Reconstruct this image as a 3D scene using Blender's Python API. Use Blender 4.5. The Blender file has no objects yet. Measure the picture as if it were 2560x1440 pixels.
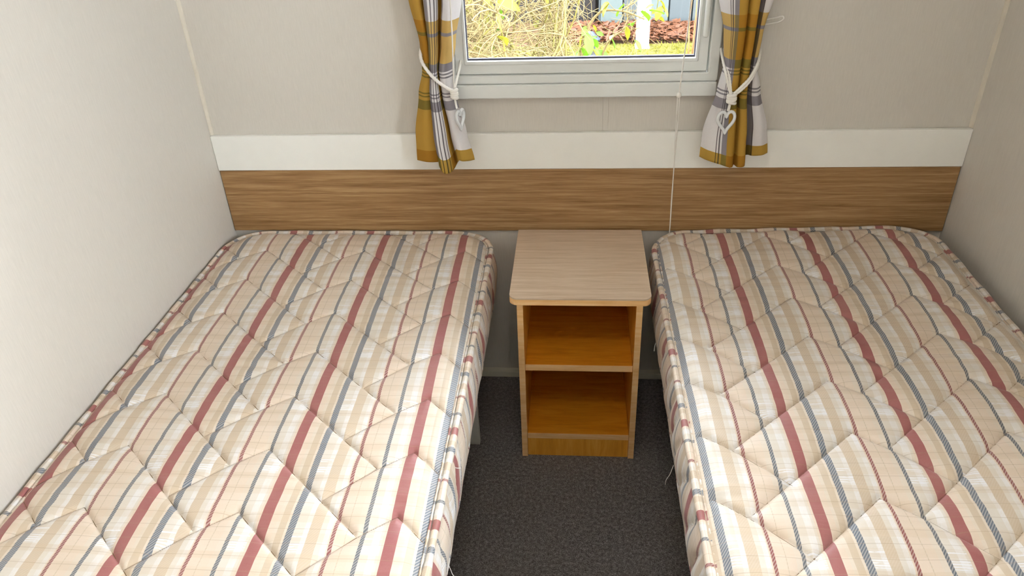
import bpy, bmesh, math, random
import numpy as np
from mathutils import Vector, Matrix

scene = bpy.context.scene
COL = scene.collection
rng = np.random.default_rng(7)
random.seed(7)

def lin(r, g, b):
    f = lambda c: ((c/255)/12.92 if c/255 <= .04045 else (((c/255)+.055)/1.055)**2.4)
    return (f(r), f(g), f(b), 1.0)

# ------------------------------------------------------------------ camera
F_PX = 1890.19
cam_d = bpy.data.cameras.new('camera'); cam = bpy.data.objects.new('camera', cam_d); COL.objects.link(cam)
cam_d.sensor_fit = 'HORIZONTAL'; cam_d.sensor_width = 36.0; cam_d.lens = F_PX*36.0/2560
cam_d.clip_start = .02; cam_d.clip_end = 200
right = Vector((0.9966198387, 0.0733517625, -0.0369921076))
down = Vector((0.0072729041, -0.5273021635, -0.8496467109))
fwd = Vector((-0.0818291021, 0.8465057279, -0.5260532774))
cam.matrix_world = Matrix((
    (right.x, -down.x, -fwd.x, 0.958096),
    (right.y, -down.y, -fwd.y, -1.835552),
    (right.z, -down.z, -fwd.z, 1.457317),
    (0, 0, 0, 1)))
scene.camera = cam

# ------------------------------------------------------------------ sky, exposure
SKY = 14.0
CEILING_LAMP = 9.0
world = bpy.data.worlds.new('overcast_sky'); scene.world = world; world.use_nodes = True
bgn = world.node_tree.nodes['Background']
bgn.inputs[0].default_value = (.86, .93, 1.0, 1); bgn.inputs[1].default_value = SKY
vs = scene.view_settings
vs.view_transform = 'Standard'; vs.look = 'None'; vs.gamma = 1.0; vs.use_curve_mapping = False
vs.exposure = 1.0
scene.display_settings.display_device = 'sRGB'

# ------------------------------------------------------------------ node helpers
class NT:
    def __init__(s, name, rough=.6, spec=.3):
        s.m = bpy.data.materials.new(name); s.m.use_nodes = True
        s.t = s.m.node_tree; s.b = s.t.nodes['Principled BSDF']; s.out = s.t.nodes['Material Output']
        s.b.inputs['Roughness'].default_value = rough
        s.b.inputs['Specular IOR Level'].default_value = spec
    def n(s, kind): return s.t.nodes.new(kind)
    def l(s, a, b): s.t.links.new(a, b)
    def put(s, sock, v):
        if isinstance(v, bpy.types.NodeSocket): s.l(v, sock)
        else: sock.default_value = v
    def math(s, op, a, b=0.0, c=None):
        k = s.n('ShaderNodeMath'); k.operation = op
        s.put(k.inputs[0], a); s.put(k.inputs[1], b)
        if c is not None: s.put(k.inputs[2], c)
        return k.outputs[0]
    def ramp(s, fac, stops, mode='CONSTANT'):
        k = s.n('ShaderNodeValToRGB'); e = k.color_ramp.elements; k.color_ramp.interpolation = mode
        stops = [(p, c if len(c) == 4 else (*c, 1)) for p, c in stops]
        e[0].position, e[0].color = stops[0]
        e[1].position, e[1].color = stops[-1]
        for p, c in stops[1:-1]:
            x = e.new(p); x.color = c
        s.put(k.inputs[0], fac); return k.outputs[0]
    def mix(s, fac, a, b, mode='MIX'):
        k = s.n('ShaderNodeMix'); k.data_type = 'RGBA'; k.blend_type = mode
        s.put(k.inputs[0], fac); s.put(k.inputs[6], a); s.put(k.inputs[7], b); return k.outputs[2]
    def coord(s, kind='Object'):
        return s.n('ShaderNodeTexCoord').outputs[kind]
    def mapping(s, vec, scale=(1, 1, 1), rot=(0, 0, 0), loc=(0, 0, 0)):
        k = s.n('ShaderNodeMapping'); s.l(vec, k.inputs[0])
        k.inputs['Scale'].default_value = scale; k.inputs['Rotation'].default_value = rot; k.inputs['Location'].default_value = loc
        return k.outputs[0]
    def noise(s, vec, scale=5, detail=4, rough=.5, dist=0):
        k = s.n('ShaderNodeTexNoise'); s.l(vec, k.inputs['Vector'])
        k.inputs['Scale'].default_value = scale; k.inputs['Detail'].default_value = detail
        k.inputs['Roughness'].default_value = rough; k.inputs['Distortion'].default_value = dist
        return k.outputs[0]
    def bump(s, h, strength=.2, dist=.002):
        k = s.n('ShaderNodeBump'); k.inputs['Strength'].default_value = strength; k.inputs['Distance'].default_value = dist
        s.l(h, k.inputs['Height']); s.l(k.outputs[0], s.b.inputs['Normal'])
    def color(s, v): s.put(s.b.inputs['Base Color'], v)

def plain(name, rgb, rough=.5, spec=.3, metal=0, var=.06, scale=30):
    k = NT(name, rough, spec)
    c = lin(*rgb); n = k.noise(k.coord(), scale, 3)
    d = tuple(x*(1-var*2) for x in c[:3])+(1,)
    k.color(k.mix(n, d, tuple(min(1, x*(1+var)) for x in c[:3])+(1,)))
    k.b.inputs['Metallic'].default_value = metal
    return k.m

# ---- wall paper: fine upright fibres
def wallpaper(name, rgb, axis_scale):
    k = NT(name, .55, .35)
    v = k.mapping(k.coord(), scale=axis_scale)
    n = k.noise(v, 1.0, 5, .65)
    n2 = k.noise(k.coord(), 2.3, 2)
    c = lin(*rgb)
    col = k.ramp(n, [(.3, tuple(x*.94 for x in c[:3])), (.7, tuple(min(1, x*1.03) for x in c[:3]))], 'LINEAR')
    col = k.mix(k.math('MULTIPLY', n2, .12), col, tuple(x*.8 for x in c[:3])+(1,))
    k.color(col); k.bump(n, .07, .0006); return k.m
M = {}
M['wall'] = wallpaper('wall_vinyl', (212, 206, 196), (420, 420, 28))
M['ceiling'] = plain('ceiling_white', (235, 233, 228), .7)
M['white'] = plain('white_plastic', (226, 228, 224), .32, .5, var=.015)
M['trim'] = plain('trim_white', (242, 241, 234), .4, .4, var=.015)
M['bead'] = plain('corner_bead', (216, 208, 192), .45)
M['skirt'] = plain('skirting_cream', (226, 220, 200), .5)

def wood(name, dark, mid, light, scale, rough=.42, fleck=.3):
    k = NT(name, rough, .4)
    v = k.mapping(k.coord(), scale=scale)
    n = k.noise(v, 1.0, 8, .62, .6)
    n2 = k.noise(v, 5.0, 3, .6)
    broad = k.noise(k.coord(), 3.2, 2)
    f = k.math('ADD', k.math('MULTIPLY', n, .75), k.math('MULTIPLY', n2, .25))
    col = k.ramp(f, [(.33, lin(*dark)), (.5, lin(*mid)), (.68, lin(*light))], 'LINEAR')
    col = k.mix(k.math('MULTIPLY', broad, fleck), col, lin(*dark), 'MIX')
    k.color(col); k.bump(f, .10, .0006); return k.m
M['oak_board'] = wood('oak_headboard', (126, 90, 52), (166, 128, 84), (198, 166, 120), (4, 75, 120))
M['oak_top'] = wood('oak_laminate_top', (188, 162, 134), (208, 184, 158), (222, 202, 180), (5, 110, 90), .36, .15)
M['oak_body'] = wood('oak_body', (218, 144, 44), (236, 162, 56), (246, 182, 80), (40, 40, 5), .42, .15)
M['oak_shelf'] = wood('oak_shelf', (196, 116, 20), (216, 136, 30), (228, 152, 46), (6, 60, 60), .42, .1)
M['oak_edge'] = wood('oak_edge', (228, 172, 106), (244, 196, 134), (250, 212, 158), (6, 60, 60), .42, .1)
M['backboard'] = plain('brown_backboard_shade', (86, 44, 16), .6)  # brown darkened so the shade inside the table is in its colour
M['bed_board'] = plain('bed_board_cream', (206, 202, 192), .55)
M['bed_dark'] = plain('bed_dark_steel', (40, 40, 42), .5)

def carpet():
    k = NT('carpet_fleck', .95, .1)
    n = k.noise(k.coord(), 420, 2, .7); n2 = k.noise(k.coord(), 120, 3, .7); n3 = k.noise(k.coord(), 4, 3)
    f = k.math('ADD', k.math('MULTIPLY', n, .6), k.math('MULTIPLY', n2, .4))
    col = k.ramp(f, [(.34, lin(44, 42, 42)), (.48, lin(106, 102, 102)), (.6, lin(156, 150, 150)), (.72, lin(214, 208, 208))], 'LINEAR')
    col = k.mix(k.math('MULTIPLY', n3, .35), col, lin(104, 92, 70))
    k.color(col); k.bump(f, .6, .004); return k.m
M['carpet'] = carpet()

# ---- mattress ticking: u in stripe repeats, v in metres
def ticking():
    k = NT('striped_ticking', .46, .45)
    uvn = k.n('ShaderNodeSeparateXYZ'); k.l(k.coord('UV'), uvn.inputs[0]); u0, v = uvn.outputs[0], uvn.outputs[1]
    comb = k.n('ShaderNodeCombineXYZ'); k.l(k.math('MULTIPLY', u0, .2137), comb.inputs[0]); k.l(v, comb.inputs[1])
    uv = comb.outputs[0]
    u = k.math('FRACT', u0)
    CR, TA, PE, WH = lin(217, 204, 188), lin(199, 181, 158), lin(220, 202, 184), lin(234, 236, 242)
    RED, BLU, GRY = lin(150, 74, 80), lin(74, 94, 114), lin(70, 86, 102)
    RTH, LG = lin(128, 46, 54), lin(216, 209, 198)
    st = [(0, RED), (.045, PE), (.095, CR), (.125, TA), (.178, CR), (.197, BLU), (.253, LG), (.325, WH), (.365, TA), (.45, LG), (.495, WH),
          (.535, PE), (.546, RTH), (.571, PE), (.645, TA), (.655, PE), (.72, CR), (.767, GRY), (.797, LG), (.86, WH), (.915, LG), (.935, PE), (.955, RED)]
    col = k.ramp(u, st)
    O, I = (0, 0, 0), (1, 1, 1)
    twill = k.ramp(u, [(0, O), (.197, I), (.253, O), (.325, (.6,)*3), (.365, (.35,)*3), (.45, O), (.495, (.5,)*3), (.535, O), (.546, I), (.571, O), (.645, (.8,)*3), (.655, O), (.767, I), (.797, O), (.99, O)])
    strong = k.ramp(u, [(0, I), (.045, O), (.197, I), (.253, O), (.546, I), (.571, O), (.767, I), (.797, O), (.955, I)])
    # diagonal twill lines
    d = k.math('FRACT', k.math('DIVIDE', k.math('SUBTRACT', v, k.math('MULTIPLY', u0, .2137*1.3)), .0062))
    dl = k.math('GREATER_THAN', d, .55)
    pale = k.mix(.42, col, lin(226, 216, 206))
    col = k.mix(k.math('MULTIPLY', k.math('MULTIPLY', dl, twill), .85), col, pale)
    # the white bands are loosely woven: broken up along their length
    wm = k.ramp(u, [(0, O), (.325, I), (.365, O), (.495, I), (.535, O), (.86, I), (.915, O), (.99, O)])
    br = k.noise(k.mapping(uv, scale=(60, 22, 1)), 1, 4, .6)
    col = k.mix(k.math('MULTIPLY', wm, k.math('MULTIPLY', br, 1.15)), col, LG)
    # weft: broad soft bands, thin threads, whitish woven zones
    w = k.math('FRACT', k.math('DIVIDE', v, .165))
    band = k.ramp(w, [(0, (.0,)*3), (.10, (.35,)*3), (.2, (.1,)*3), (.3, (.45,)*3), (.38, (.0,)*3), (.52, (.3,)*3), (.62, (.05,)*3), (.75, (.4,)*3), (.86, (.15,)*3), (.95, (.0,)*3)])
    weak = k.math('SUBTRACT', 1.0, strong)
    col = k.mix(k.math('MULTIPLY', k.math('MULTIPLY', band, weak), .8), col, lin(204, 182, 154))
    th = k.math('LESS_THAN', k.math('FRACT', k.math('DIVIDE', v, .0275)), .05)
    col = k.mix(k.math('MULTIPLY', th, .3), col, lin(150, 122, 92))
    zone = k.ramp(w, [(0, O), (.40, I), (.50, O), (.56, I), (.60, O), (.99, O)])
    zu = k.ramp(u, [(0, O), (.253, I), (.365, O), (.797, I), (.93, O), (.99, O)])
    zl = k.math('LESS_THAN', k.math('FRACT', k.math('DIVIDE', v, .0048)), .6)
    streak = k.noise(k.mapping(uv, scale=(55, 420, 1)), 1, 2)
    zz = k.math('MULTIPLY', k.math('MULTIPLY', zone, zl), k.math('GREATER_THAN', streak, .42))
    col = k.mix(k.math('MULTIPLY', k.math('MULTIPLY', zz, zu), .75), col, WH)
    # broken white stripe look and general wear
    wear = k.noise(uv, 9, 4, .6)
    col = k.mix(k.math('MULTIPLY', wear, .18), col, lin(206, 184, 152))
    thread = k.noise(k.mapping(uv, scale=(900, 180, 1)), 1, 2)
    col = k.mix(k.math('MULTIPLY', thread, .14), col, lin(180, 160, 138))
    k.color(col)
    crk = k.noise(k.mapping(uv, scale=(14, 110, 1)), 1, 4, .6)
    k.bump(k.math('ADD', k.math('MULTIPLY', crk, 1.0), k.math('MULTIPLY', thread, .12)), .22, .003)
    k.b.inputs['Sheen Weight'].default_value = .1
    return k.m
M['ticking'] = ticking()
M['stitch'] = plain('seam_thread_shade', (128, 104, 76), .8)  # thread tone darkened, so it also paints the shade in the creases
M['thread'] = plain('white_thread', (235, 232, 225), .7)

# ---- plaid curtain cloth: u = position across the cloth 0..1, v = height in metres
def plaid(name, warp):
    k = NT(name, .8, .15)
    s = k.n('ShaderNodeSeparateXYZ'); k.l(k.coord('UV'), s.inputs[0]); u, v = s.outputs[0], s.outputs[1]
    MU, GR, WH = lin(206, 164, 74), lin(160, 156, 162), lin(246, 244, 244)
    DK, MW = lin(206, 168, 78), lin(224, 190, 116)
    wp = k.ramp(u, [(p, {'M': MU, 'W': WH, 'G': GR, 'L': lin(118, 112, 116)}[c]) for p, c in warp])
    z = k.math('DIVIDE', k.math('SUBTRACT', v, .70), 1.0)
    seq = [(0, DK), (.055, WH), (.163, GR), (.187, WH), (.195, GR), (.198, WH), (.203, GR), (.206, WH), (.24, GR), (.243, WH), (.248, GR), (.251, WH), (.256, GR),
           (.277, MW), (.336, GR), (.346, MW), (.374, WH), (.50, GR), (.53, WH), (.58, GR), (.61, MW), (.68, WH), (.80, GR), (.83, WH), (.90, MW), (.99, WH)]
    wf = k.ramp(z, seq)
    col = k.mix(.35, k.mix(1.0, wp, wf, 'MULTIPLY'), k.mix(1.0, wp, wf, 'DARKEN'))
    n = k.noise(k.mapping(k.coord(), scale=(500, 500, 500)), 1, 2)
    col = k.mix(k.math('MULTIPLY', n, .10), col, lin(120, 96, 60))
    k.color(col); k.bump(n, .2, .0006)
    tr = k.n('ShaderNodeBsdfTranslucent'); k.put(tr.inputs[0], col)
    mx = k.n('ShaderNodeMixShader'); mx.inputs[0].default_value = .22
    k.l(k.b.outputs[0], mx.inputs[1]); k.l(tr.outputs[0], mx.inputs[2]); k.l(mx.outputs[0], k.out.inputs[0])
    return k.m
M['plaid_l'] = plaid('mustard_plaid', [(0, 'M'), (.30, 'W'), (.335, 'G'), (.40, 'W'), (.43, 'L'), (.445, 'W'), (.475, 'L'), (.49, 'W'), (.52, 'L'), (.535, 'W'), (.56, 'M'), (.70, 'L'), (.71, 'W'), (.725, 'L'), (.735, 'W'), (.99, 'W')])
M['plaid_r'] = plaid('mustard_plaid_check', [(0, 'W'), (.15, 'L'), (.16, 'W'), (.175, 'L'), (.185, 'W'), (.20, 'G'), (.25, 'M'), (.70, 'G'), (.82, 'L'), (.83, 'W'), (.99, 'W')])
M['cord'] = plain('white_cord', (238, 234, 226), .6)
M['ring'] = plain('clear_plastic_ring', (222, 224, 224), .12, .7, var=.02)

def glass():
    k = NT('window_glass', 0.02)
    tr = k.n('ShaderNodeBsdfTransparent'); gl = k.n('ShaderNodeBsdfGlossy'); gl.inputs['Roughness'].default_value = .01
    fr = k.n('ShaderNodeFresnel'); fr.inputs[0].default_value = 1.35
    mx = k.n('ShaderNodeMixShader'); k.l(fr.outputs[0], mx.inputs[0]); k.l(tr.outputs[0], mx.inputs[1]); k.l(gl.outputs[0], mx.inputs[2])
    k.l(mx.outputs[0], k.out.inputs[0]); return k.m
M['glass'] = glass()
M['seal'] = plain('grey_seal', (92, 92, 112), .6)

# ------------------------------------------------------------------ mesh helpers
def tag(o, label=None, cat=None, group=None, kind=None):
    if label: o['label'] = label
    if cat: o['category'] = cat
    if group: o['group'] = group
    if kind: o['kind'] = kind
    return o
def empty(name, loc=(0, 0, 0)):
    o = bpy.data.objects.new(name, None); COL.objects.link(o); o.location = loc; o.empty_display_size = .1; return o
def link(name, me, mat, parent=None):
    o = bpy.data.objects.new(name, me); COL.objects.link(o)
    if mat: me.materials.append(mat)
    if parent:
        o.parent = parent
        o.matrix_parent_inverse = Matrix.Translation(-Vector(root_loc(parent)))
    return o
def root_loc(o):
    # a part's own world transform is the identity (its vertices are in room coordinates); a thing's Empty sits at its base
    return Vector((0, 0, 0)) if o.parent else o.location
def build(name, V, Fc, mat, parent=None, uv=None, smooth=False):
    me = bpy.data.meshes.new(name); me.from_pydata([tuple(map(float, v)) for v in V], [], [tuple(map(int, f)) for f in Fc])
    if uv is not None:
        L = me.uv_layers.new(name='UVMap'); idx = np.zeros(len(me.loops), int); me.loops.foreach_get('vertex_index', idx)
        L.data.foreach_set('uv', np.asarray(uv, float)[idx].ravel())
    if smooth: me.polygons.foreach_set('use_smooth', [True]*len(me.polygons))
    me.update()
    return link(name, me, mat, parent)
def bm_obj(name, bm, mat, parent=None, smooth=False):
    bmesh.ops.recalc_face_normals(bm, faces=bm.faces)
    me = bpy.data.meshes.new(name); bm.to_mesh(me); bm.free()
    if smooth: me.polygons.foreach_set('use_smooth', [True]*len(me.polygons))
    return link(name, me, mat, parent)
def add_box(bm, x0, x1, y0, y1, z0, z1, bev=0, seg=2):
    r = bmesh.ops.create_cube(bm, size=1)
    for v in r['verts']:
        v.co = ((x0+x1)/2+v.co.x*(x1-x0), (y0+y1)/2+v.co.y*(y1-y0), (z0+z1)/2+v.co.z*(z1-z0))
    if bev:
        es = {e for v in r['verts'] for e in v.link_edges}
        bmesh.ops.bevel(bm, geom=list(es), offset=bev, segments=seg, affect='EDGES', profile=.5)
def box(name, x0, x1, y0, y1, z0, z1, mat, parent=None, bev=.0015, seg=2):
    bm = bmesh.new(); add_box(bm, x0, x1, y0, y1, z0, z1, bev, seg); return bm_obj(name, bm, mat, parent)
def tube_arrays(pts, rad, sides=8, closed=False, ulen=None):
    pts = np.asarray(pts, float); n = len(pts)
    rad = np.full(n, rad) if np.isscalar(rad) else np.asarray(rad)
    tan = np.roll(pts, -1, 0)-np.roll(pts, 1, 0) if closed else np.gradient(pts, axis=0)
    tan /= np.linalg.norm(tan, axis=1)[:, None]+1e-12
    up = np.array([0, 0, 1.0]) if abs(tan[0, 2]) < .9 else np.array([1.0, 0, 0])
    N = np.zeros_like(pts)
    v = up-tan[0]*np.dot(up, tan[0]); N[0] = v/np.linalg.norm(v)
    for i in range(1, n):
        v = N[i-1]-tan[i]*np.dot(N[i-1], tan[i]); N[i] = v/(np.linalg.norm(v)+1e-12)
    B = np.cross(tan, N)
    a = np.linspace(0, 2*np.pi, sides, endpoint=False)
    V = (pts[:, None]+rad[:, None, None]*(np.cos(a)[None, :, None]*N[:, None]+np.sin(a)[None, :, None]*B[:, None])).reshape(-1, 3)
    Fc = []
    for i in range(n if closed else n-1):
        j = (i+1) % n
        for k in range(sides):
            m = (k+1) % sides; Fc.append((i*sides+k, i*sides+m, j*sides+m, j*sides+k))
    if not closed:
        Fc.append(tuple(range(sides))[::-1]); Fc.append(tuple(range((n-1)*sides, n*sides)))
    return V, Fc
def tube(name, pts, rad, mat, parent=None, sides=8, closed=False):
    V, Fc = tube_arrays(pts, rad, sides, closed); return build(name, V, Fc, mat, parent, smooth=True)
def spline(P, n):
    P = np.asarray(P, float); m = len(P)
    Q = np.vstack([2*P[0]-P[1], P, 2*P[-1]-P[-2]])
    t = np.linspace(0, m-1-1e-9, n); i = t.astype(int); f = (t-i)[:, None]
    a, b, c, d = Q[i], Q[i+1], Q[i+2], Q[i+3]
    return .5*((2*b)+(-a+c)*f+(2*a-5*b+4*c-d)*f**2+(-a+3*b-3*c+d)*f**3)
def grid_faces(nr, nc, wrap=False):
    r = np.arange(nr-1)[:, None]; c = np.arange(nc if wrap else nc-1)[None, :]; c2 = (c+1) % nc
    return np.stack([r*nc+c, r*nc+c2, (r+1)*nc+c2, (r+1)*nc+c], -1).reshape(-1, 4)

# ================================================================== ROOM SHELL
W = 1.92; Y0 = .012; YF = -1.98; H = 2.05
SX0, SX1, SZ0, SZ1 = .641, 1.296, .908, 1.62       # window opening
box('floor', -.06, W+.06, YF-.06, Y0+.06, -.06, 0, M['carpet'], bev=0)['kind'] = 'structure'
box('ceiling', -.06, W+.06, YF-.06, Y0+.06, H, H+.06, M['ceiling'], bev=0)['kind'] = 'structure'
box('wall_left', -.06, 0, YF-.06, Y0+.06, 0, H, M['wall'], bev=0)['kind'] = 'structure'
bm = bmesh.new()                                     # right wall, with a second window over the foot of the bed, out of the frame
RY0, RY1, RZ0, RZ1 = -1.82, -1.12, .95, 1.70
for a in ((YF-.06, RY0, 0, H), (RY1, Y0+.06, 0, H), (RY0, RY1, 0, RZ0), (RY0, RY1, RZ1, H)):
    add_box(bm, W, W+.06, a[0], a[1], a[2], a[3])
bm_obj('wall_right', bm, M['wall'])['kind'] = 'structure'
bm = bmesh.new()
for a in ((0, SX0, 0, H), (SX1, W, 0, H), (SX0, SX1, 0, SZ0), (SX0, SX1, SZ1, H)):
    add_box(bm, a[0], a[1], Y0, Y0+.05, a[2], a[3])
bm_obj('wall_back', bm, M['wall'])['kind'] = 'structure'
box('wall_front', -.06, W+.06, YF-.06, YF, 0, H, M['wall'], bev=0)['kind'] = 'structure'
# wall trims
box('trim_1', .0005, W-.0005, -.002, Y0, .6825, .7798, M['trim'], bev=.002)['kind'] = 'structure'
box('baseboard_back', .0005, W-.0005, -.010, Y0, 0, .021, M['skirt'], bev=.002)['kind'] = 'structure'
box('trim_2', 1.026, 1.040, Y0-.002, Y0, .7805, .8735, M['wall'], bev=.0008)['kind'] = 'structure'
def corner_bead(name, x, s):
    a = np.linspace(0, np.pi/2, 6); r = .0075
    prof = [(x, Y0)]+[(x+s*r*math.cos(t), Y0-r*math.sin(t)) for t in a]
    V = [(p[0], p[1], z) for z in (.7802, H) for p in prof]; n = len(prof)
    Fc = [(i, (i+1) % n, n+(i+1) % n, n+i) for i in range(n)]+[tuple(range(n)), tuple(range(n, 2*n))]
    o = build(name, V, Fc, M['bead'], smooth=False); o['kind'] = 'structure'
corner_bead('trim_3', 0.0, 1); corner_bead('trim_4', W, -1)
hb = box('headboard_panel', .002, W-.002, .002, Y0, .5005, .6815, M['oak_board'], bev=.001)
tag(hb, 'long oak-effect headboard panel across the wall above both mattresses', 'headboard')

# ---- window
def ring_frame(name, x0, x1, z0, z1, wx, wz, y0, y1, mat, parent, bev=.0025, wz2=None):
    wz2 = wz2 or wz; bm = bmesh.new()
    o = [(x0, z0), (x1, z0), (x1, z1), (x0, z1)]; i = [(x0+wx, z0+wz), (x1-wx, z0+wz), (x1-wx, z1-wz2), (x0+wx, z1-wz2)]
    vs_ = [[bm.verts.new((a, y, c)) for a, c in P_] for P_ in (o, i) for y in (y0, y1)]
    of, ob, nf, nb = vs_
    for k_ in range(4):
        m_ = (k_+1) % 4
        for q in ((of[k_], of[m_], nf[m_], nf[k_]), (ob[k_], nb[k_], nb[m_], ob[m_]), (of[k_], ob[k_], ob[m_], of[m_]), (nf[k_], nf[m_], nb[m_], nb[k_])): bm.faces.new(q)
    if bev: bmesh.ops.bevel(bm, geom=list(bm.edges), offset=bev, segments=3, affect='EDGES', profile=.5)
    return bm_obj(name, bm, mat, parent)
win = empty('window_1', (.968, 0, .90)); win['kind'] = 'structure'
def bar(name, x0, x1, y0, y1, z0, z1, parent=win, bev=.0025, mat='white'):
    return box(name, x0, x1, y0, y1, z0, z1, M[mat], parent, bev, 3)
bm = bmesh.new(); add_box(bm, SX0-.004, SX1-.001, -.016, Y0+.03, .8745, .9085, .003, 3); bm_obj('window_sill', bm, M['white'], win)
ring_frame('frame', SX0, SX1, .909, 1.62, .0245, .0205, -.010, .05, M['white'], win, .003, .03)
sash = ring_frame('sash', .6655, 1.2695, .9305, 1.588, .0245, .0265, .0, .04, M['white'], win, .002)
ring_frame('glazing_bead', .6885, 1.2470, .9545, 1.563, .0065, .0085, -.004, .03, M['white'], sash, .002)
ring_frame('seal', .6945, 1.2412, .9622, 1.5555, .0028, .0046, .010, .0175, M['seal'], sash, 0)
box('pane', .6935, 1.2420, .018, .022, .9615, 1.556, M['glass'], sash, bev=0)
bm = bmesh.new(); add_box(bm, 1.2515, 1.2635, -.018, -.0005, 1.012, 1.15, .005, 4); bm_obj('handle', bm, M['white'], sash, True)

win2 = empty('window_2', (W+.02, (RY0+RY1)/2, RZ0)); win2['kind'] = 'structure'
bm = bmesh.new()
for (a, b, c, d) in ((RY0, RY1, RZ0, RZ0+.03), (RY0, RY1, RZ1-.03, RZ1), (RY0, RY0+.03, RZ0+.03, RZ1-.03), (RY1-.03, RY1, RZ0+.03, RZ1-.03)):
    add_box(bm, W-.008, W+.05, a, b, c, d)
bm_obj('frame', bm, M['white'], win2)
box('pane', W+.018, W+.022, RY0+.028, RY1-.028, RZ0+.028, RZ1-.028, M['glass'], win2, bev=0)

# ceiling lamp out of the frame, over the aisle
lamp = empty('ceiling_light', (.96, -1.45, H))
tag(lamp, 'round white ceiling lamp above the aisle between the beds', 'lamp')
def disc(name, r0, r1, z0, z1, mat, parent, c=(.96, -1.45)):
    a = np.linspace(0, 2*np.pi, 40, endpoint=False); V = []
    for r, z in ((r0, z0), (r1, (z0*2+z1)/3), (r1*.8, z1)): V += [(c[0]+r*math.cos(t), c[1]+r*math.sin(t), z) for t in a]
    Fc = list(map(tuple, grid_faces(3, 40, True)))+[tuple(range(40))[::-1], tuple(range(80, 120))]
    return build(name, V, Fc, mat, parent, smooth=False)
disc('base', .16, .165, H-.001, H-.03, M['white'], lamp)
k = NT('lamp_diffuser'); k.color(lin(250, 246, 238)); k.b.inputs['Emission Color'].default_value = (1, .93, .84, 1); k.b.inputs['Emission Strength'].default_value = CEILING_LAMP
disc('diffuser', .145, .14, H-.0305, H-.07, k.m, lamp)

# ================================================================== BEDS
def outline(x0, x1, y0, y1, r, step=.006):
    """closed loop, starting at the foot on the left side, going to the head, and back down the right side"""
    P = []
    def arc(cx, cy, a0, a1):
        n = max(4, int(abs(a1-a0)*r/step)); return [(cx+r*math.cos(t), cy+r*math.sin(t)) for t in np.linspace(a0, a1, n, endpoint=False)]
    def seg(a, b):
        n = max(2, int(math.dist(a, b)/step)); return [(a[0]+(b[0]-a[0])*t, a[1]+(b[1]-a[1])*t) for t in np.linspace(0, 1, n, endpoint=False)]
    P += seg((x0, y0+r), (x0, y1-r)); P += arc(x0+r, y1-r, math.pi, math.pi/2)
    P += seg((x0+r, y1), (x1-r, y1)); P += arc(x1-r, y1-r, math.pi/2, 0)
    P += seg((x1, y1-r), (x1, y0+r)); P += arc(x1-r, y0+r, 0, -math.pi/2)
    P += seg((x1-r, y0), (x0+r, y0)); P += arc(x0+r, y0+r, -math.pi/2, -math.pi)
    return np.array(P)

def stitch_dist(X, Y, px, py, dx, dy, mirror, shear):
    D = np.full(X.shape, 1.0)
    s = -1 if mirror else 1
    for i in range(-4, 6):
        for j in range(-16, 6):
            p = np.array([px+dx*i, py+dy*j+shear*i])
            segs = [(p, p+np.array([s*.208, -.189])), (p, p+np.array([-s*.059, -.046])), (p+np.array([-s*.059, -.046]), p+np.array([-s*.134, -.118]))]
            for a, b in segs:
                lo = np.minimum(a, b)-.09; hi = np.maximum(a, b)+.09
                msk = (X > lo[0]) & (X < hi[0]) & (Y > lo[1]) & (Y < hi[1])
                if not msk.any(): continue
                x, y = X[msk], Y[msk]; ab = b-a
                t = np.clip(((x-a[0])*ab[0]+(y-a[1])*ab[1])/(ab@ab), 0, 1)
                D[msk] = np.minimum(D[msk], np.hypot(x-a[0]-t*ab[0], y-a[1]-t*ab[1]))
    return D
def vnoise(X, Y, sx, sy, seed):
    r = np.random.default_rng(seed); G = r.random((64, 64))
    a, b = X/sx, Y/sy; i, j = np.floor(a).astype(int), np.floor(b).astype(int); f, g = a-i, b-j
    f = f*f*(3-2*f); g = g*g*(3-2*g)
    q = lambda m, n: G[m % 64, n % 64]
    return (q(i, j)*(1-f)+q(i+1, j)*f)*(1-g)+(q(i, j+1)*(1-f)+q(i+1, j+1)*f)*g-.5

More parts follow.
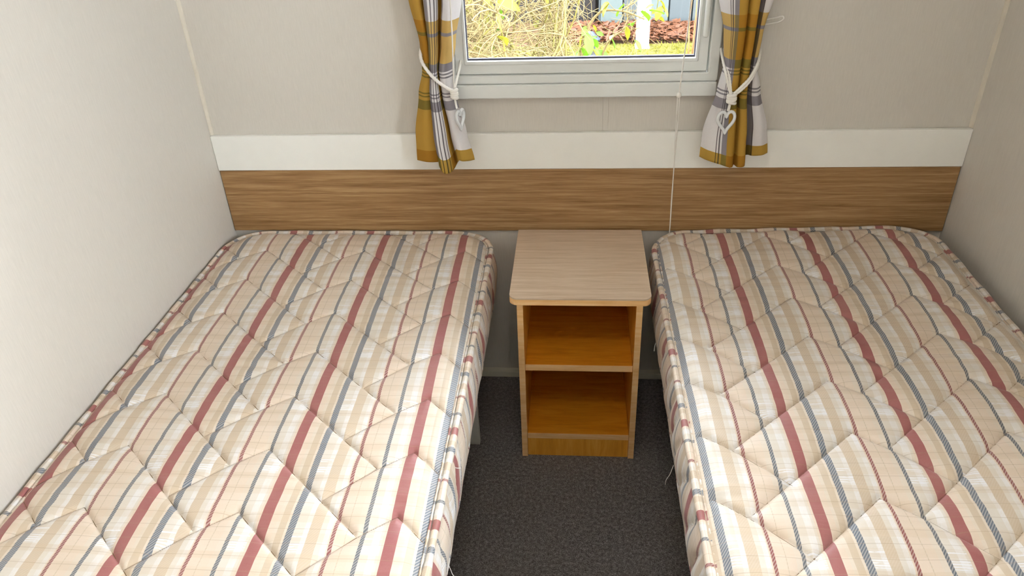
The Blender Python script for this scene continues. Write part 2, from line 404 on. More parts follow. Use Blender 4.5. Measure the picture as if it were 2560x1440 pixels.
def mattress(name, label, x0, x1, zfun, quilt, ufun, seed, threads, puff_h, R=.105):
    y0, y1 = -1.88, -.010; zb = .362
    root = empty(name, ((x0+x1)/2, (y0+y1)/2, zb))
    tag(root, label, 'mattress')
    # quilted top
    def height(X, Y):
        qx = np.abs(X-(x0+x1)/2)-(x1-x0)/2+R; qy = np.abs(Y-(y0+y1)/2)-(y1-y0)/2+R
        edge = -(np.hypot(np.maximum(qx, 0), np.maximum(qy, 0))+np.minimum(np.maximum(qx, qy), 0)-R)
        edge = np.maximum(edge, 0)
        D = stitch_dist(X, Y, *quilt)
        fade = np.clip(edge/.035, .12, 1)
        Z = zfun(X, Y)-.003+.010*(1-np.exp(-edge/.022))+fade*(puff_h*(1-np.exp(-D/.019))+.0050*(1-np.exp(-D/.0036)))
        Z += .0022*vnoise(X, Y, .10, .017, seed)*np.clip(edge/.04, 0, 1)*np.clip(D/.012, 0, 1)
        Z += .004*vnoise(X, Y, .23, .19, seed+1)*np.clip(edge/.06, 0, 1)
        return Z+.007*vnoise(X, Y, .075, 9, seed+2)*np.exp(-edge/.06)
    yr = np.concatenate([np.linspace(y0+.004, -1.24, 150, endpoint=False), np.linspace(-1.24, y1-.004, 540)]); nr, nc = len(yr), 310
    r = R-.004; xa, xb = x0+.004, x1-.004
    d = np.minimum(np.minimum(yr-yr[0], yr[-1]-yr), r)
    ins = r-np.sqrt(np.maximum(r*r-(r-d)**2, 0))
    s = np.linspace(0, 1, nc)
    X = (xa+ins)[:, None]+((xb-xa)-2*ins)[:, None]*s[None]; Y = np.repeat(yr[:, None], nc, 1)
    Z = height(X, Y); U = ufun(X, Y)
    qt = build('quilted_top', np.stack([X, Y, Z], -1).reshape(-1, 3), grid_faces(nr, nc), M['ticking'], root,
               np.stack([U, Y], -1).reshape(-1, 2), True)
    # sewing thread lying in the seams, coloured dark to deepen the crease shade
    V = []; Fs = []; o = 0; px, py, dx, dy, mir, shr = quilt; sg = -1 if mir else 1
    for i in range(-4, 6):
        for j in range(-16, 6):
            p = np.array([px+dx*i, py+dy*j+shr*i])
            for q in ([p, p+(sg*.208, -.189)], [p, p+(-sg*.059, -.046), p+(-sg*.134, -.118)]):
                L = []
                for a_, b_ in zip(q[:-1], q[1:]): L.append(a_+(b_-a_)*np.linspace(0, 1, 26, endpoint=False)[:, None])
                L = np.vstack(L+[q[-1][None]])
                L = L[(L[:, 0] > x0+.014) & (L[:, 0] < x1-.014) & (L[:, 1] > y0+.014) & (L[:, 1] < y1-.014)]
                cx_ = np.clip(L[:, 0], x0+R, x1-R); cy_ = np.clip(L[:, 1], y0+R, y1-R) if len(L) else 0
                if len(L): L = L[np.hypot(L[:, 0]-cx_, L[:, 1]-cy_) < R-.014]
                if len(L) < 4: continue
                v, f = tube_arrays(np.column_stack([L, height(L[:, 0], L[:, 1])+.0004]), .0009, 4); V.append(v); Fs += [tuple(c_+o for c_ in k_) for k_ in f]; o += len(v)
    build('quilt_stitching', np.vstack(V), Fs, M['stitch'], qt, smooth=True)
    # border
    O = outline(x0, x1, y0, y1, R); n = len(O)
    nrm = np.roll(O, -1, 0)-np.roll(O, 1, 0); nrm /= np.linalg.norm(nrm, axis=1)[:, None]; nrm = np.stack([-nrm[:, 1], nrm[:, 0]], -1)
    arc = np.concatenate([[0], np.cumsum(np.linalg.norm(np.diff(O, axis=0), axis=1))]); per = round((arc[-1]+.006)/.2137)
    u = arc/(arc[-1]+.006)*per
    m = 22; V = []; UV = []
    ph = arc/.074
    for k in range(m):
        h = k/(m-1); zt = zfun(O[:, 0], O[:, 1]); z = zb+(zt-zb)*h
        seam = np.abs(((ph+1.1*h+.25*np.sin(ph*1.3)+.5) % 1)-.5)
        sw = 1-np.exp(-seam/.10)
        b = .012*math.sin(math.pi*min(max(h, .0), 1))**.6*(.35+.65*sw)+.001
        b = b+.003*vnoise(arc, np.full(n, z.mean()), .05, .04, seed+5)
        P = O+nrm*b[:, None] if not np.isscalar(b) else O+nrm*b
        V.append(np.column_stack([P, z])); UV.append(np.column_stack([u+.05*np.sin(h*3.2+ph*.55)+.06*h, np.full(n, h*.14)]))
    build('side_border', np.vstack(V), grid_faces(m, n, True)[:], M['ticking'], root, np.vstack(UV), True)
    build('underside', np.column_stack([O, np.full(n, zb)]), [tuple(range(n))], M['ticking'], root, np.column_stack([u*0, u*0]))
    # piping tape with its stitched flange, top and bottom
    for nm, off, rad in (('top_piping', .0, .0068), ('bottom_piping', None, .006)):
        zz = zfun(O[:, 0], O[:, 1])+.001 if off is not None else np.full(n, zb+.004)
        rr = rad*(1+.12*np.sin(arc*47)+.16*vnoise(arc, arc*0, .03, 1, seed+8))
        V, Fc = tube_arrays(np.column_stack([O, zz]), rr, 10, True)
        uu = np.repeat(u*1.0+.35, 10); vv = np.tile(np.linspace(0, .04, 10), n)
        p = build(nm, V, Fc, M['ticking'], root, np.column_stack([uu, vv]), True)
        if off is not None:
            V2, F2 = tube_arrays(np.column_stack([O-nrm*.0095, zz+.0025]), .0022+.0006*np.sin(arc*300), 6, True)
            build('stitched_flange', V2, F2, M['ticking'], p, np.column_stack([np.repeat(u+.35, 6), np.tile(np.linspace(0, .01, 6), n)]), True)
    for P in threads:
        tube('loose_thread', spline(P, 14), .0007, M['thread'], root, 5)
    return root

uL = lambda X, Y: (X-.2386-.0135*(-Y-.21))/.2137
def uR(X, Y):
    q = np.clip(-Y-.06, 0, 1.2); rt = 1.2405+.0105*q; per = .2118-.0105*q
    return (X-rt)/per+.548
mattress('single_mattress', 'quilted striped single mattress against the left wall', .012, .740,
         lambda X, Y: .4975+0*X, (.4095, -.5674, .2668, .1472, False, .0), uL, 11,
         [[(.742, -.985, .37), (.748, -.99, .355), (.750, -.988, .34), (.760, -.995, .33)], [(.744, -.86, .47), (.752, -.868, .476), (.758, -.866, .474)]], .0042)
mattress('single_mattress', 'quilted striped single mattress on the right, beside the pull cord', 1.163, 1.873,
         lambda X, Y: .4985+.018*np.clip((X-1.163)/.7, 0, 1), (1.4480, -.3510, .2630, .1487, True, .006), uR, 31,
         [[(1.155, -.74, .37), (1.149, -.745, .35), (1.143, -.745, .335), (1.142, -.742, .318)], [(1.156, -.36, .40), (1.150, -.365, .385), (1.149, -.367, .37)]], .0068)

def bed_base(label, x0, x1, legx):
    root = empty('bed_base', ((x0+x1)/2, -.95, 0)); tag(root, label, 'bed base')
    box('deck_board', x0, x1, -1.86, -.03, .335, .359, M['bed_board'], root)
    for (a, b) in ((x0, x0+.02), (x1-.02, x1)): box('side_rail', a, b, -1.86, -.03, .27, .334, M['bed_dark'], root)
    for lx in legx:
        for yy in (-.309, -1.66): box('leg', lx, lx+.09, yy, yy+.018, 0, .334, M['bed_board'], root)
    return root
bed_base('low bed base with pale board legs under the left mattress', .03, .66, (.05, .6135))
bed_base('low bed base hidden in shade under the right mattress', 1.27, 1.86, (1.29, 1.75))

# ================================================================== BEDSIDE TABLE
ns = empty('bedside_table', (.971, -.185, 0)); tag(ns, 'open oak-effect bedside table with one shelf between the two mattresses', 'bedside table')
nx0, nx1, nyf, nz = .8065, 1.1367, -.3585, .511
P = [(nx0, -.0125), (nx0, nyf+.02)]+[(nx0+.02-.02*math.cos(t), nyf+.02-.02*math.sin(t)) for t in np.linspace(.15, math.pi/2, 7)] + \
    [(nx1-.02+.02*math.sin(t), nyf+.02-.02*math.cos(t)) for t in np.linspace(0, math.pi/2-.15, 7)]+[(nx1, nyf+.02), (nx1, -.0125)]
n = len(P)
V = [(x, y, nz-.004) for x, y in P]+[(x, y, nz) for x, y in P]
ring = [(i, (i+1) % n, n+(i+1) % n, n+i) for i in range(n)]
top = build('table_top', V, ring+[tuple(range(n))[::-1], tuple(range(n, 2*n))], M['oak_top'], ns)
V = [(x, y, nz-.019) for x, y in P]+[(x, y, nz-.0042) for x, y in P]
build('edge_band', V, ring+[tuple(range(n))[::-1], tuple(range(n, 2*n))], M['oak_edge'], top)
yb, yf = -.0145, -.3468; zt = nz-.0192
for a, b in ((.823, .838), (1.1035, 1.1186)):
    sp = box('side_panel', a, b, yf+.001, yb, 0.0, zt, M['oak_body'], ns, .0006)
    box('front_edging', a, b, yf-.0006, yf+.0008, 0.0, zt, M['oak_edge'], sp, .0004)
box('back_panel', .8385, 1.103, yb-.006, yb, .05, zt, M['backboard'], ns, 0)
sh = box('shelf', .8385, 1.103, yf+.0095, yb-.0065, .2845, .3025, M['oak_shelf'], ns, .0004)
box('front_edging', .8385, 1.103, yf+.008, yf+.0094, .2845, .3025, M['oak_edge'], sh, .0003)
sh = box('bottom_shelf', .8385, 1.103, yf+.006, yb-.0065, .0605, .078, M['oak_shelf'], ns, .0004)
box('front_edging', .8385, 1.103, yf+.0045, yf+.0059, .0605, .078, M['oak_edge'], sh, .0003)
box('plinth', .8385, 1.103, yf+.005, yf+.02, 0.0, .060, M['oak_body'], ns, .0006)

# ================================================================== CURTAINS
def sect(P, n): return spline(P, n)
def curtain(name, label, keys, mat, hem_drop):
    """keys: list of (z, control points (x, y)) from hem to top; equal number of points"""
    nc, nr = 150, 130
    zs = [k_[0] for k_ in keys]; S = [sect(np.array(k_[1]), nc) for k_ in keys]
    zz = np.linspace(0, 1, nr); zt = np.interp(zz, [0, .55, 1], [zs[0], 1.12, zs[-1]])
    S = np.array(S); V = []; UV = []
    hd = np.interp(np.linspace(0, 1, nc), np.linspace(0, 1, len(hem_drop)), hem_drop)
    for z in zt:
        i = min(max(np.searchsorted(zs, z)-1, 0), len(zs)-2); f = np.clip((z-zs[i])/(zs[i+1]-zs[i]), 0, 1)
        f = f*f*(3-2*f)*.6+f*.4
        c = S[i]*(1-f)+S[i+1]*f
        w = 1-np.clip((z-zs[0])/.14, 0, 1)
        V.append(np.column_stack([c, z-hd*w])); UV.append(np.column_stack([np.linspace(0, 1, nc), np.full(nc, z)]))
    root = empty(name, (S[0][:, 0].mean(), -.05, zs[0])); tag(root, label, 'curtain')
    o = build('cloth', np.vstack(V), grid_faces(nr, nc), mat, root, np.vstack(UV), True)
    md = o.modifiers.new('thickness', 'SOLIDIFY'); md.thickness = .0012; md.offset = 0
    return root
curtL = curtain('curtain', 'mustard, grey and white plaid curtain tied back at the left of the window', [
    (.728, [(.557, -.046), (.585, -.056), (.610, -.052), (.612, -.040), (.616, -.066), (.628, -.084), (.644, -.080), (.652, -.058), (.656, -.036), (.664, -.058), (.676, -.068), (.690, -.062), (.704, -.046)]),
    (.80, [(.560, -.046), (.584, -.058), (.605, -.054), (.607, -.042), (.609, -.064), (.620, -.080), (.636, -.076), (.642, -.056), (.646, -.038), (.652, -.058), (.664, -.068), (.678, -.062), (.689, -.046)]),
    (.90, [(.578, -.044), (.592, -.060), (.605, -.060), (.606, -.048), (.609, -.064), (.617, -.076), (.628, -.074), (.632, -.058), (.634, -.046), (.640, -.062), (.650, -.068), (.660, -.062), (.668, -.046)]),
    (.955, [(.592, -.042), (.602, -.058), (.611, -.062), (.612, -.052), (.614, -.064), (.620, -.074), (.628, -.074), (.631, -.060), (.632, -.050), (.637, -.064), (.646, -.070), (.656, -.062), (.664, -.044)]),
    (1.02, [(.592, -.040), (.602, -.058), (.612, -.060), (.614, -.046), (.617, -.066), (.625, -.076), (.634, -.072), (.638, -.054), (.640, -.044), (.648, -.064), (.660, -.072), (.670, -.060), (.677, -.040)]),
    (1.12, [(.575, -.038), (.590, -.056), (.605, -.060), (.610, -.040), (.616, -.070), (.628, -.082), (.642, -.074), (.646, -.050), (.650, -.038), (.660, -.066), (.676, -.076), (.688, -.060), (.698, -.036)]),
    (1.75, [(.44, -.04), (.47, -.065), (.50, -.065), (.515, -.04), (.535, -.07), (.56, -.08), (.585, -.07), (.60, -.045), (.615, -.04), (.64, -.07), (.67, -.078), (.70, -.06), (.73, -.04)])],
    M['plaid_l'], [0, .002, .004, .008, .022, .020, .016, -.006, -.004, .0])
curtR = curtain('curtain', 'plaid curtain with broad mustard folds tied back at the right of the window', [
    (.732, [(1.264, -.050), (1.280, -.070), (1.300, -.082), (1.322, -.090), (1.338, -.084), (1.346, -.064), (1.352, -.086), (1.366, -.088), (1.372, -.060), (1.376, -.040), (1.388, -.058), (1.410, -.060), (1.428, -.044)]),
    (.80, [(1.266, -.050), (1.280, -.072), (1.298, -.084), (1.318, -.090), (1.334, -.084), (1.342, -.064), (1.348, -.084), (1.362, -.086), (1.368, -.060), (1.372, -.042), (1.384, -.058), (1.402, -.060), (1.418, -.044)]),
    (.90, [(1.290, -.048), (1.296, -.066), (1.305, -.076), (1.316, -.080), (1.330, -.078), (1.336, -.060), (1.341, -.076), (1.352, -.078), (1.357, -.060), (1.360, -.046), (1.368, -.060), (1.380, -.060), (1.390, -.044)]),
    (.96, [(1.300, -.044), (1.303, -.060), (1.309, -.072), (1.318, -.078), (1.330, -.076), (1.337, -.060), (1.341, -.074), (1.352, -.076), (1.356, -.060), (1.359, -.048), (1.364, -.060), (1.370, -.058), (1.374, -.042)]),
    (1.03, [(1.293, -.040), (1.298, -.058), (1.306, -.072), (1.318, -.078), (1.332, -.076), (1.338, -.060), (1.343, -.074), (1.354, -.076), (1.358, -.060), (1.361, -.046), (1.368, -.060), (1.375, -.058), (1.380, -.040)]),
    (1.12, [(1.272, -.036), (1.282, -.056), (1.296, -.072), (1.312, -.080), (1.330, -.076), (1.337, -.058), (1.343, -.074), (1.356, -.078), (1.361, -.058), (1.364, -.042), (1.374, -.058), (1.388, -.058), (1.398, -.036)]),
    (1.75, [(1.21, -.04), (1.24, -.065), (1.27, -.075), (1.30, -.08), (1.34, -.078), (1.355, -.055), (1.38, -.07), (1.41, -.075), (1.425, -.055), (1.435, -.04), (1.46, -.06), (1.485, -.06), (1.51, -.04)])],
    M['plaid_r'], [-.002, .0, .004, .012, .014, .012, .008, .006, -.006, -.008, -.008])

# ---- rope tie-backs with a pendant ring
def rope(name, pts, rad, parent, n=60):
    c = spline(pts, n); V, Fc = tube_arrays(c, rad*(1+.10*np.sin(np.arange(n)*1.9)), 8)
    return build(name, V, Fc, M['cord'], parent, smooth=True)
def heart(cx, cy, cz, w, h, yaw):
    t = np.linspace(0, 2*np.pi, 48, endpoint=False)
    x = np.sin(t)**3*w/2; z = (13*np.cos(t)-5*np.cos(2*t)-2*np.cos(3*t)-np.cos(4*t))/29*h
    return np.column_stack([cx+x*math.cos(yaw), cy+x*math.sin(yaw), cz+z])
def knot(name, c, r, parent):
    V = []; Fs = []; o = 0
    for i in range(4):
        t = np.linspace(0, 2*np.pi, 16, endpoint=False); tilt = (-.5, .4, -.2, .6)[i]
        p = np.column_stack([c[0]+r*np.cos(t), c[1]+r*.8*np.sin(t), c[2]+(i-1.5)*.0055+tilt*r*np.cos(t)*.5])
        v, f = tube_arrays(p, .0042, 7, True); V.append(v); Fs += [tuple(q+o for q in k_) for k_ in f]; o += len(v)
    return build(name, np.vstack(V), Fs, M['cord'], parent, smooth=True)
tb = empty('curtain_tieback', (.672, -.075, .90)); tag(tb, 'white rope tieback with a ring pendant round the left curtain', 'tieback')
rope('rope', [(.592, -.006, 1.005), (.592, -.040, 1.0), (.597, -.066, .985), (.612, -.082, .965), (.632, -.088, .944), (.652, -.084, .926), (.668, -.078, .915)], .0040, tb)
rope('rope', [(.680, .0, .965), (.678, -.035, .948), (.674, -.060, .930), (.671, -.076, .915)], .0034, tb)
knot('knot', (.6705, -.078, .908), .0065, tb)
rope('drop_cord', [(.671, -.078, .900), (.672, -.078, .885), (.674, -.077, .872)], .0028, tb, 20)
pr = tube('ring_pendant', heart(.680, -.074, .846, .034, .048, 1.15), .0042, M['ring'], tb, 8, True)
tb = empty('curtain_tieback', (1.318, -.09, .885)); tag(tb, 'white rope tieback with a heart-shaped ring pendant round the right curtain', 'tieback')
for dz in (0, .0075):
    rope('rope', [(1.382, -.01, .985+dz), (1.378, -.045, .976+dz), (1.370, -.070, .957+dz), (1.354, -.086, .931+dz), (1.336, -.092, .912+dz), (1.320, -.093, .900+dz*.4)], .0034, tb)
for dx in (0, .007):
    rope('rope', [(1.296+dx, -.008, .985), (1.296+dx, -.040, .972), (1.300+dx, -.068, .950), (1.307+dx*.7, -.084, .922), (1.315, -.092, .900)], .0032, tb)
knot('knot', (1.3165, -.094, .893), .0085, tb)
rope('drop_cord', [(1.314, -.098, .886), (1.312, -.100, .874), (1.311, -.099, .866)], .0032, tb, 20)
tube('ring_pendant', heart(1.3085, -.099, .842, .040, .052, .15), .0040, M['ring'], tb, 8, True)
hk = empty('cord_hook', (1.40, 0, 1.045)); tag(hk, 'small white cord loop on the wall right of the right curtain', 'hook')
tube('cord_loop', spline([(1.366, -.006, 1.040), (1.388, -.010, 1.048), (1.412, -.012, 1.053), (1.424, -.012, 1.056), (1.428, -.011, 1.050), (1.418, -.010, 1.043), (1.398, -.008, 1.039), (1.372, -.005, 1.034)], 40), .0022, M['cord'], hk, 7)
tube('pin', [(1.368, Y0, 1.037), (1.368, -.008, 1.037)], .004, M['white'], hk, 10)

# ---- blind cords
bc = empty('blind_cord', (1.205, -.03, .49)); tag(bc, 'long thin white blind cord hanging right of the bedside table', 'blind cord')
tube('upper_cord', spline([(1.222, -.045, 1.60), (1.2123, -.05, 1.103), (1.2065, -.05, .97), (1.2024, -.05, .895)], 30), .0016, M['cord'], bc, 7)
V = []
bm = bmesh.new(); bmesh.ops.create_uvsphere(bm, u_segments=12, v_segments=8, radius=.0062)
for v in bm.verts: v.co = (1.2021+v.co.x, -.05+v.co.y*.8, .889+v.co.z*1.15)
bm_obj('connector', bm, M['cord'], bc, True)
for s_ in (-1, 1):
    tube('lower_strand', spline([(1.2021+s_*.0028, -.05, .885), (1.2040+s_*.0022, -.044, .83), (1.2060+s_*.0012, -.034, .77), (1.2092, -.0145+s_*.0006, .69), (1.2100+s_*.0006, -.0145, .60), (1.2112, -.016, .512), (1.2114, .003, .47), (1.2114, .006, .42)], 50), .00125, M['cord'], bc, 6)
lc = empty('blind_cord', (.676, -.088, .92)); tag(lc, 'short white blind cord in front of the left curtain', 'blind cord')
tube('cord', spline([(.682, -.088, 1.60), (.679, -.088, 1.12), (.6745, -.088, .98), (.672, -.086, .925)], 30), .0016, M['cord'], lc, 7)

# ================================================================== GARDEN OUTSIDE
GZ = -.45
def ground_mat():
    k = NT('garden_ground', .95, .1)
    n = k.noise(k.coord(), 26, 5, .7); n2 = k.noise(k.coord(), 1.6, 3)
    c = k.ramp(n, [(.3, lin(34, 24, 18)), (.5, lin(66, 48, 34)), (.7, lin(90, 70, 50))], 'LINEAR')
    g = k.ramp(n, [(.3, lin(58, 56, 20)), (.55, lin(82, 78, 36)), (.75, lin(98, 92, 56))], 'LINEAR')
    sp = k.n('ShaderNodeSeparateXYZ'); k.l(k.coord(), sp.inputs[0])
    m_ = k.math('LESS_THAN', k.math('ADD', sp.outputs[1], k.math('MULTIPLY', n2, .3)), 5.92)
    k.color(k.mix(m_, c, g)); k.bump(n, .6, .03); return k.m
build('ground', [(-30, .3, GZ), (30, .3, GZ), (30, 40, GZ), (-30, 40, GZ)], [(0, 1, 2, 3)], ground_mat())['kind'] = 'structure'
# ground the other side of the caravan, seen by the doorway light only
M['twig'] = plain('dry_twig', (104, 88, 52), .8, var=.3, scale=6)
M['cane'] = plain('olive_cane', (98, 90, 36), .7, var=.15, scale=6)
M['redstem'] = plain('reddish_stem', (122, 88, 52), .7, var=.15, scale=6)
def leafmat(name, rgb):
    k = NT(name, .5, .3); k.color(lin(*rgb)); k.b.inputs['Roughness'].default_value = .5
    tr = k.n('ShaderNodeBsdfTranslucent'); tr.inputs[0].default_value = lin(*rgb)
    n = k.noise(k.coord(), 20, 2); k.color(k.mix(n, lin(*rgb), tuple(x*.6 for x in lin(*rgb)[:3])+(1,)))
    mx = k.n('ShaderNodeMixShader'); mx.inputs[0].default_value = .4
    k.l(k.b.outputs[0], mx.inputs[1]); k.l(tr.outputs[0], mx.inputs[2]); k.l(mx.outputs[0], k.out.inputs[0]); return k.m
M['leaf'] = leafmat('green_leaf', (80, 116, 20)); M['leafy'] = leafmat('yellow_leaf', (114, 110, 28)); M['dead'] = leafmat('dead_leaf', (102, 64, 42))
def leaf_mesh(mat, curl=.25):
    P = [(0, 0, 0)]; Lx = np.linspace(0, 1, 6)
    V = []; 
    for t in Lx:
        w = .30*math.sin(math.pi*min(1, t*.93+.03))**.8
        for s_ in (-1, 0, 1): V.append((t, s_*w, -curl*t*t+.10*abs(s_)))
    Fc = [tuple(q) for q in grid_faces(6, 3)]
    me = bpy.data.meshes.new('leaf'); me.from_pydata(V, [], Fc); me.materials.append(mat)
    me.polygons.foreach_set('use_smooth', [True]*len(me.polygons)); return me
LM = leaf_mesh(M['leaf']); LY = leaf_mesh(M['leafy'], .5)
def twig_path(p, d, L, wob, n=7, grav=0):
    pts = [np.array(p, float)]; d = np.array(d, float); d /= np.linalg.norm(d)
    for i in range(n-1):
        d = d+rng.normal(0, wob, 3)+np.array([0, 0, grav]); d /= np.linalg.norm(d); pts.append(pts[-1]+d*L/(n-1))
    return np.array(pts)
def merge(paths, sides=4):
    V = []; Fs = []; o = 0
    for p, r0, r1 in paths:
        v, f = tube_arrays(p, np.linspace(r0, r1, len(p)), sides); V.append(v); Fs += [tuple(q+o for q in k_) for k_ in f]; o += len(v)
    return np.vstack(V), Fs
def leaves(root, spots, sc, meshes):
    for i, p in enumerate(spots):
        o = bpy.data.objects.new('leaf', meshes[i % len(meshes)]); COL.objects.link(o); o.parent = root
        o.matrix_parent_inverse = Matrix.Translation(-Vector(root_loc(root)))
        s_ = sc*rng.uniform(.6, 1.3); o.location = p; o.scale = (s_, s_, s_)
        o.rotation_euler = (rng.uniform(-.9, .9), rng.uniform(-.3, 1.2), rng.uniform(0, 6.28))
# big tangled shrub left
sh = empty('bare_shrub', (.35, 3.3, GZ)); tag(sh, 'dense tangle of dry bare twigs and a few leaves outside the window', 'shrub')
canes = []
for i in range(70):
    b = (rng.uniform(-1.1, .95), rng.uniform(2.7, 4.4), GZ)
    canes.append((twig_path(b, (rng.uniform(-.35, .3), rng.uniform(-.3, .2), 1), rng.uniform(1.1, 1.9), .13, 10), rng.uniform(.008, .014), .004))
canes = [c for c in canes if c[0][:, 0].max() < 1.12+.09*(c[0][0, 1]-3.3)]
V, Fs = merge(canes, 6); build('stems', V, Fs, M['cane'], sh, smooth=True)
tw = []
for i in range(3200):
    c = canes[rng.integers(len(canes))][0]; p = c[rng.integers(1, 10)]
    tw.append((twig_path(p, (rng.normal(0, 1), rng.normal(0, .7), rng.normal(.25, .7)), rng.uniform(.2, .75), .28, 7, -.03), rng.uniform(.0028, .0055), .0012))
tw = [t for t in tw if (t[0][:, 0]-.06*(t[0][:, 1]-3.3)).max() < 1.10]
V, Fs = merge(tw, 4); tag(build('twigs', V, Fs, M['twig'], sh, smooth=True), kind='stuff')
sp_ = [tuple(t[0][rng.integers(2, 7)]) for t in tw[:170]]
leaves(sh, sp_, .11, [LM, LY])
# lighter sapling reaching to the post
sp2 = empty('sapling', (1.15, 4.6, GZ)); tag(sp2, 'slender pale branching sapling beside the white post outside', 'sapling')
br = [(spline([(1.12, 4.6, GZ), (1.16, 4.58, -.30), (1.22, 4.55, -.13), (1.33, 4.5, -.03), (1.47, 4.48, .0)], 16), .012, .005),
      (spline([(1.33, 4.5, -.03), (1.37, 4.5, .06), (1.36, 4.49, .13), (1.42, 4.49, .24)], 10), .007, .003),
      (spline([(1.33, 4.5, -.03), (1.42, 4.5, .04), (1.52, 4.5, .10)], 8), .006, .003),
      (spline([(1.05, 4.4, GZ), (1.0, 4.3, -.1), (1.12, 4.25, .16), (1.30, 4.22, .19), (1.48, 4.2, .13)], 18), .012, .008),
      (spline([(1.30, 4.22, .19), (1.38, 4.22, .24), (1.50, 4.2, .31)], 8), .007, .003),
      (spline([(1.12, 4.6, -.40), (1.25, 4.55, -.37), (1.40, 4.5, -.31), (1.47, 4.5, -.27)], 10), .014, .010)]
V, Fs = merge(br, 6); build('branches', V, Fs, M['twig'], sp2, smooth=True)
tw = []
for p, _, _ in br:
    for i in range(14):
        tw.append((twig_path(p[rng.integers(3, len(p))], rng.normal(0, 1, 3)+np.array([.2, 0, .2]), rng.uniform(.08, .25), .2, 5), .003, .0012))
V, Fs = merge(tw, 4); tag(build('twigs', V, Fs, M['twig'], sp2, smooth=True), kind='stuff')
leaves(sp2, [tuple(tw[rng.integers(len(tw))][0][3]) for _ in range(16)]+[tuple(rng.normal((1.07, 4.32, -.1), (.04, .05, .13))) for _ in range(14)], .10, [LM, LM, LY])
# reddish-stemmed plant at the right edge of the pane
rp = empty('stem_plant', (2.02, 5.2, GZ)); tag(rp, 'upright cluster of reddish and yellow stems at the right edge of the pane', 'plant')
tw = [(twig_path((2.0+rng.uniform(-.05, .10), 5.2+rng.uniform(-.05, .05), GZ), (rng.uniform(-.08, .05), 0, 1), rng.uniform(.5, .9), .05, 8), .008, .004) for _ in range(5)]
V, Fs = merge(tw, 6); build('red_stems', V, Fs, M['redstem'], rp, smooth=True)
tw = [(twig_path((2.1+rng.uniform(-.04, .10), 5.1+rng.uniform(-.05, .05), GZ), (rng.uniform(-.08, .05), 0, 1), rng.uniform(.5, .9), .05, 8), .008, .004) for _ in range(9)]
tw.append((spline([(2.1, 5.1, GZ), (2.05, 5.05, .1), (1.85, 4.95, .36), (1.68, 4.9, .30), (1.63, 4.9, .0)], 24), .007, .003))
V, Fs = merge(tw, 6); build('yellow_stems', V, Fs, M['leafy'], rp, smooth=True)
leaves(rp, [(1.62+rng.uniform(-.03, .06), 4.9, rng.uniform(-.02, .2)) for _ in range(7)], .09, [LY])
# post
M['postwhite'] = plain('post_white', (236, 238, 238), .5, var=.02)
po = empty('garden_post', (1.592, 5.64, GZ)); tag(po, 'thick white square post standing on the grass outside', 'post')
box('post_shaft', 1.533, 1.652, 5.585, 5.70, GZ, 1.9, M['postwhite'], po, .004)
box('post_foot', 1.525, 1.660, 5.577, 5.708, GZ, GZ+.02, M['postwhite'], po, .003)
# lantern-like solar light
M['lantern'] = plain('blue_grey_plastic', (36, 42, 54), .4, .3)
gl = empty('garden_lantern', (1.09, 5.3, GZ)); tag(gl, 'small dark blue-grey garden lantern on the ground by the shrub', 'lantern')
def lathe(name, c, prof, mat, parent, n=20):
    V = [(c[0]+r*math.cos(a), c[1]+r*math.sin(a), c[2]+z) for r, z in prof for a in np.linspace(0, 2*np.pi, n, endpoint=False)]
    Fc = [tuple(q) for q in grid_faces(len(prof), n, True)]+[tuple(range(n))[::-1], tuple(range((len(prof)-1)*n, len(prof)*n))]
    return build(name, V, Fc, mat, parent)
lathe('body', (1.09, 5.3, GZ), [(.06, 0), (.065, .02), (.05, .04), (.045, .15), (.05, .16)], M['lantern'], gl)
lathe('cap', (1.09, 5.3, GZ), [(.09, .162), (.092, .175), (.06, .20), (.03, .235), (.01, .24)], M['lantern'], gl)
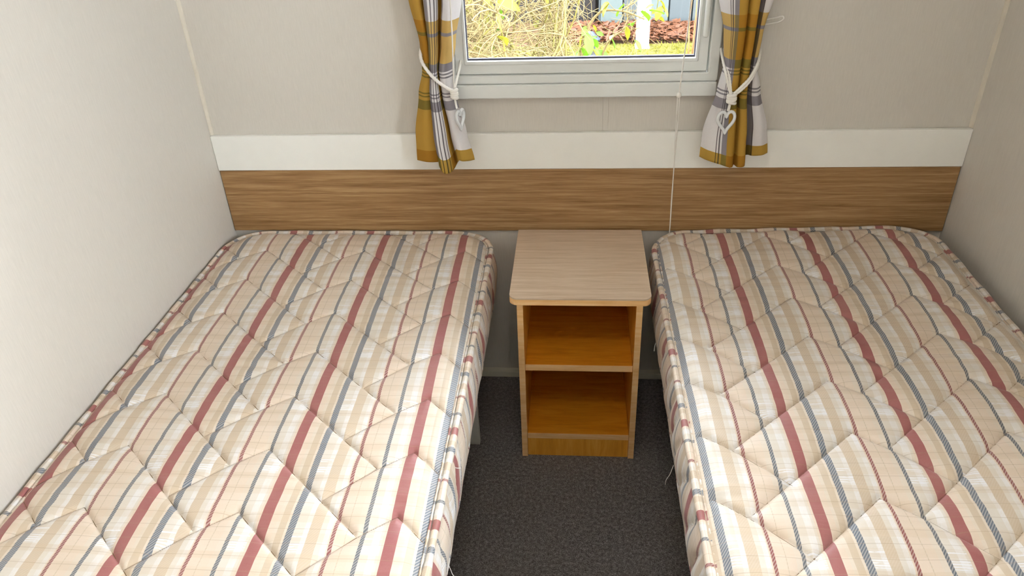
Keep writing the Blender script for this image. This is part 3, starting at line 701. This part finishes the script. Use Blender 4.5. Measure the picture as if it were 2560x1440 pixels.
# neighbouring cabin
M['cabin'] = plain('grey_cladding', (54, 59, 60), .6); M['cabin2'] = plain('pale_cladding', (68, 76, 74), .6); M['dark'] = plain('dark_gap_shade', (26, 22, 22), .9)  # the near-black one holds the shade of the void behind the shrub
cb = empty('neighbour_cabin', (2.2, 7.5, GZ)); tag(cb, 'grey clad cabin wall behind the white post outside', 'cabin')
for i in range(9):
    x = 1.22+i*.24
    box('cladding_panel', x, x+.225, 6.56, 6.62, GZ+.02, 2.3, M['cabin2'] if i in (0, 2, 5) else M['cabin'], cb, .006)
box('cabin_body', 1.2, 5.2, 6.62, 9.5, GZ, 2.5, M['cabin'], cb, .01)
dk = empty('dark_gap_fill', (-.4, 7.5, GZ)); tag(dk, 'added shade-dark deck skirt behind the tangled shrub', 'backdrop')  # boards added where there is only a dark void
for i in range(11):
    x = -1.9+i*.28
    box('gap_fill_board', x, x+.262, 6.75, 6.78, GZ, .35, M['dark'], dk, .003)
box('gap_fill_body', -1.9, 1.17, 6.78, 9.5, GZ, .33, M['dark'], dk, 0)
# leaf litter and dry grass
V = []; Fs = []
for i in range(1500):
    c = (rng.uniform(.9, 2.9), rng.uniform(5.78, 6.5), GZ+.02+rng.random()*.04); s_ = rng.uniform(.03, .065); a = rng.uniform(0, 6.28); o = len(V)
    ca, sa = math.cos(a)*s_, math.sin(a)*s_; t = rng.uniform(-.6, .6)*s_; t2 = rng.uniform(-.5, .5)*s_
    V += [(c[0]-ca, c[1]-sa, c[2]), (c[0]+sa*.5, c[1]-ca*.5, c[2]+t), (c[0]+ca, c[1]+sa, c[2]+t2+.01), (c[0]-sa*.5, c[1]+ca*.5, c[2]+.012)]
    Fs += [(o, o+1, o+2), (o, o+2, o+3)]
tag(build('leaf_litter', V, Fs, M['dead']), 'brown fallen leaves heaped on the ground behind the white post', 'leaves', kind='stuff')
V = []; Fs = []
for i in range(2600):
    c = (rng.uniform(.6, 3.0), rng.uniform(4.9, 5.76), GZ); h = rng.uniform(.015, .05); a = rng.uniform(0, 6.28); o = len(V); q = rng.normal(0, .04, 2)
    V += [(c[0]-.005*math.cos(a), c[1]-.005*math.sin(a), c[2]), (c[0]+.005*math.cos(a), c[1]+.005*math.sin(a), c[2]), (c[0]+q[0], c[1]+q[1], c[2]+h)]
    Fs += [(o, o+1, o+2)]
tag(build('dry_grass', V, Fs, M['leafy']), 'short yellowish grass around the foot of the white post', 'grass', kind='stuff')
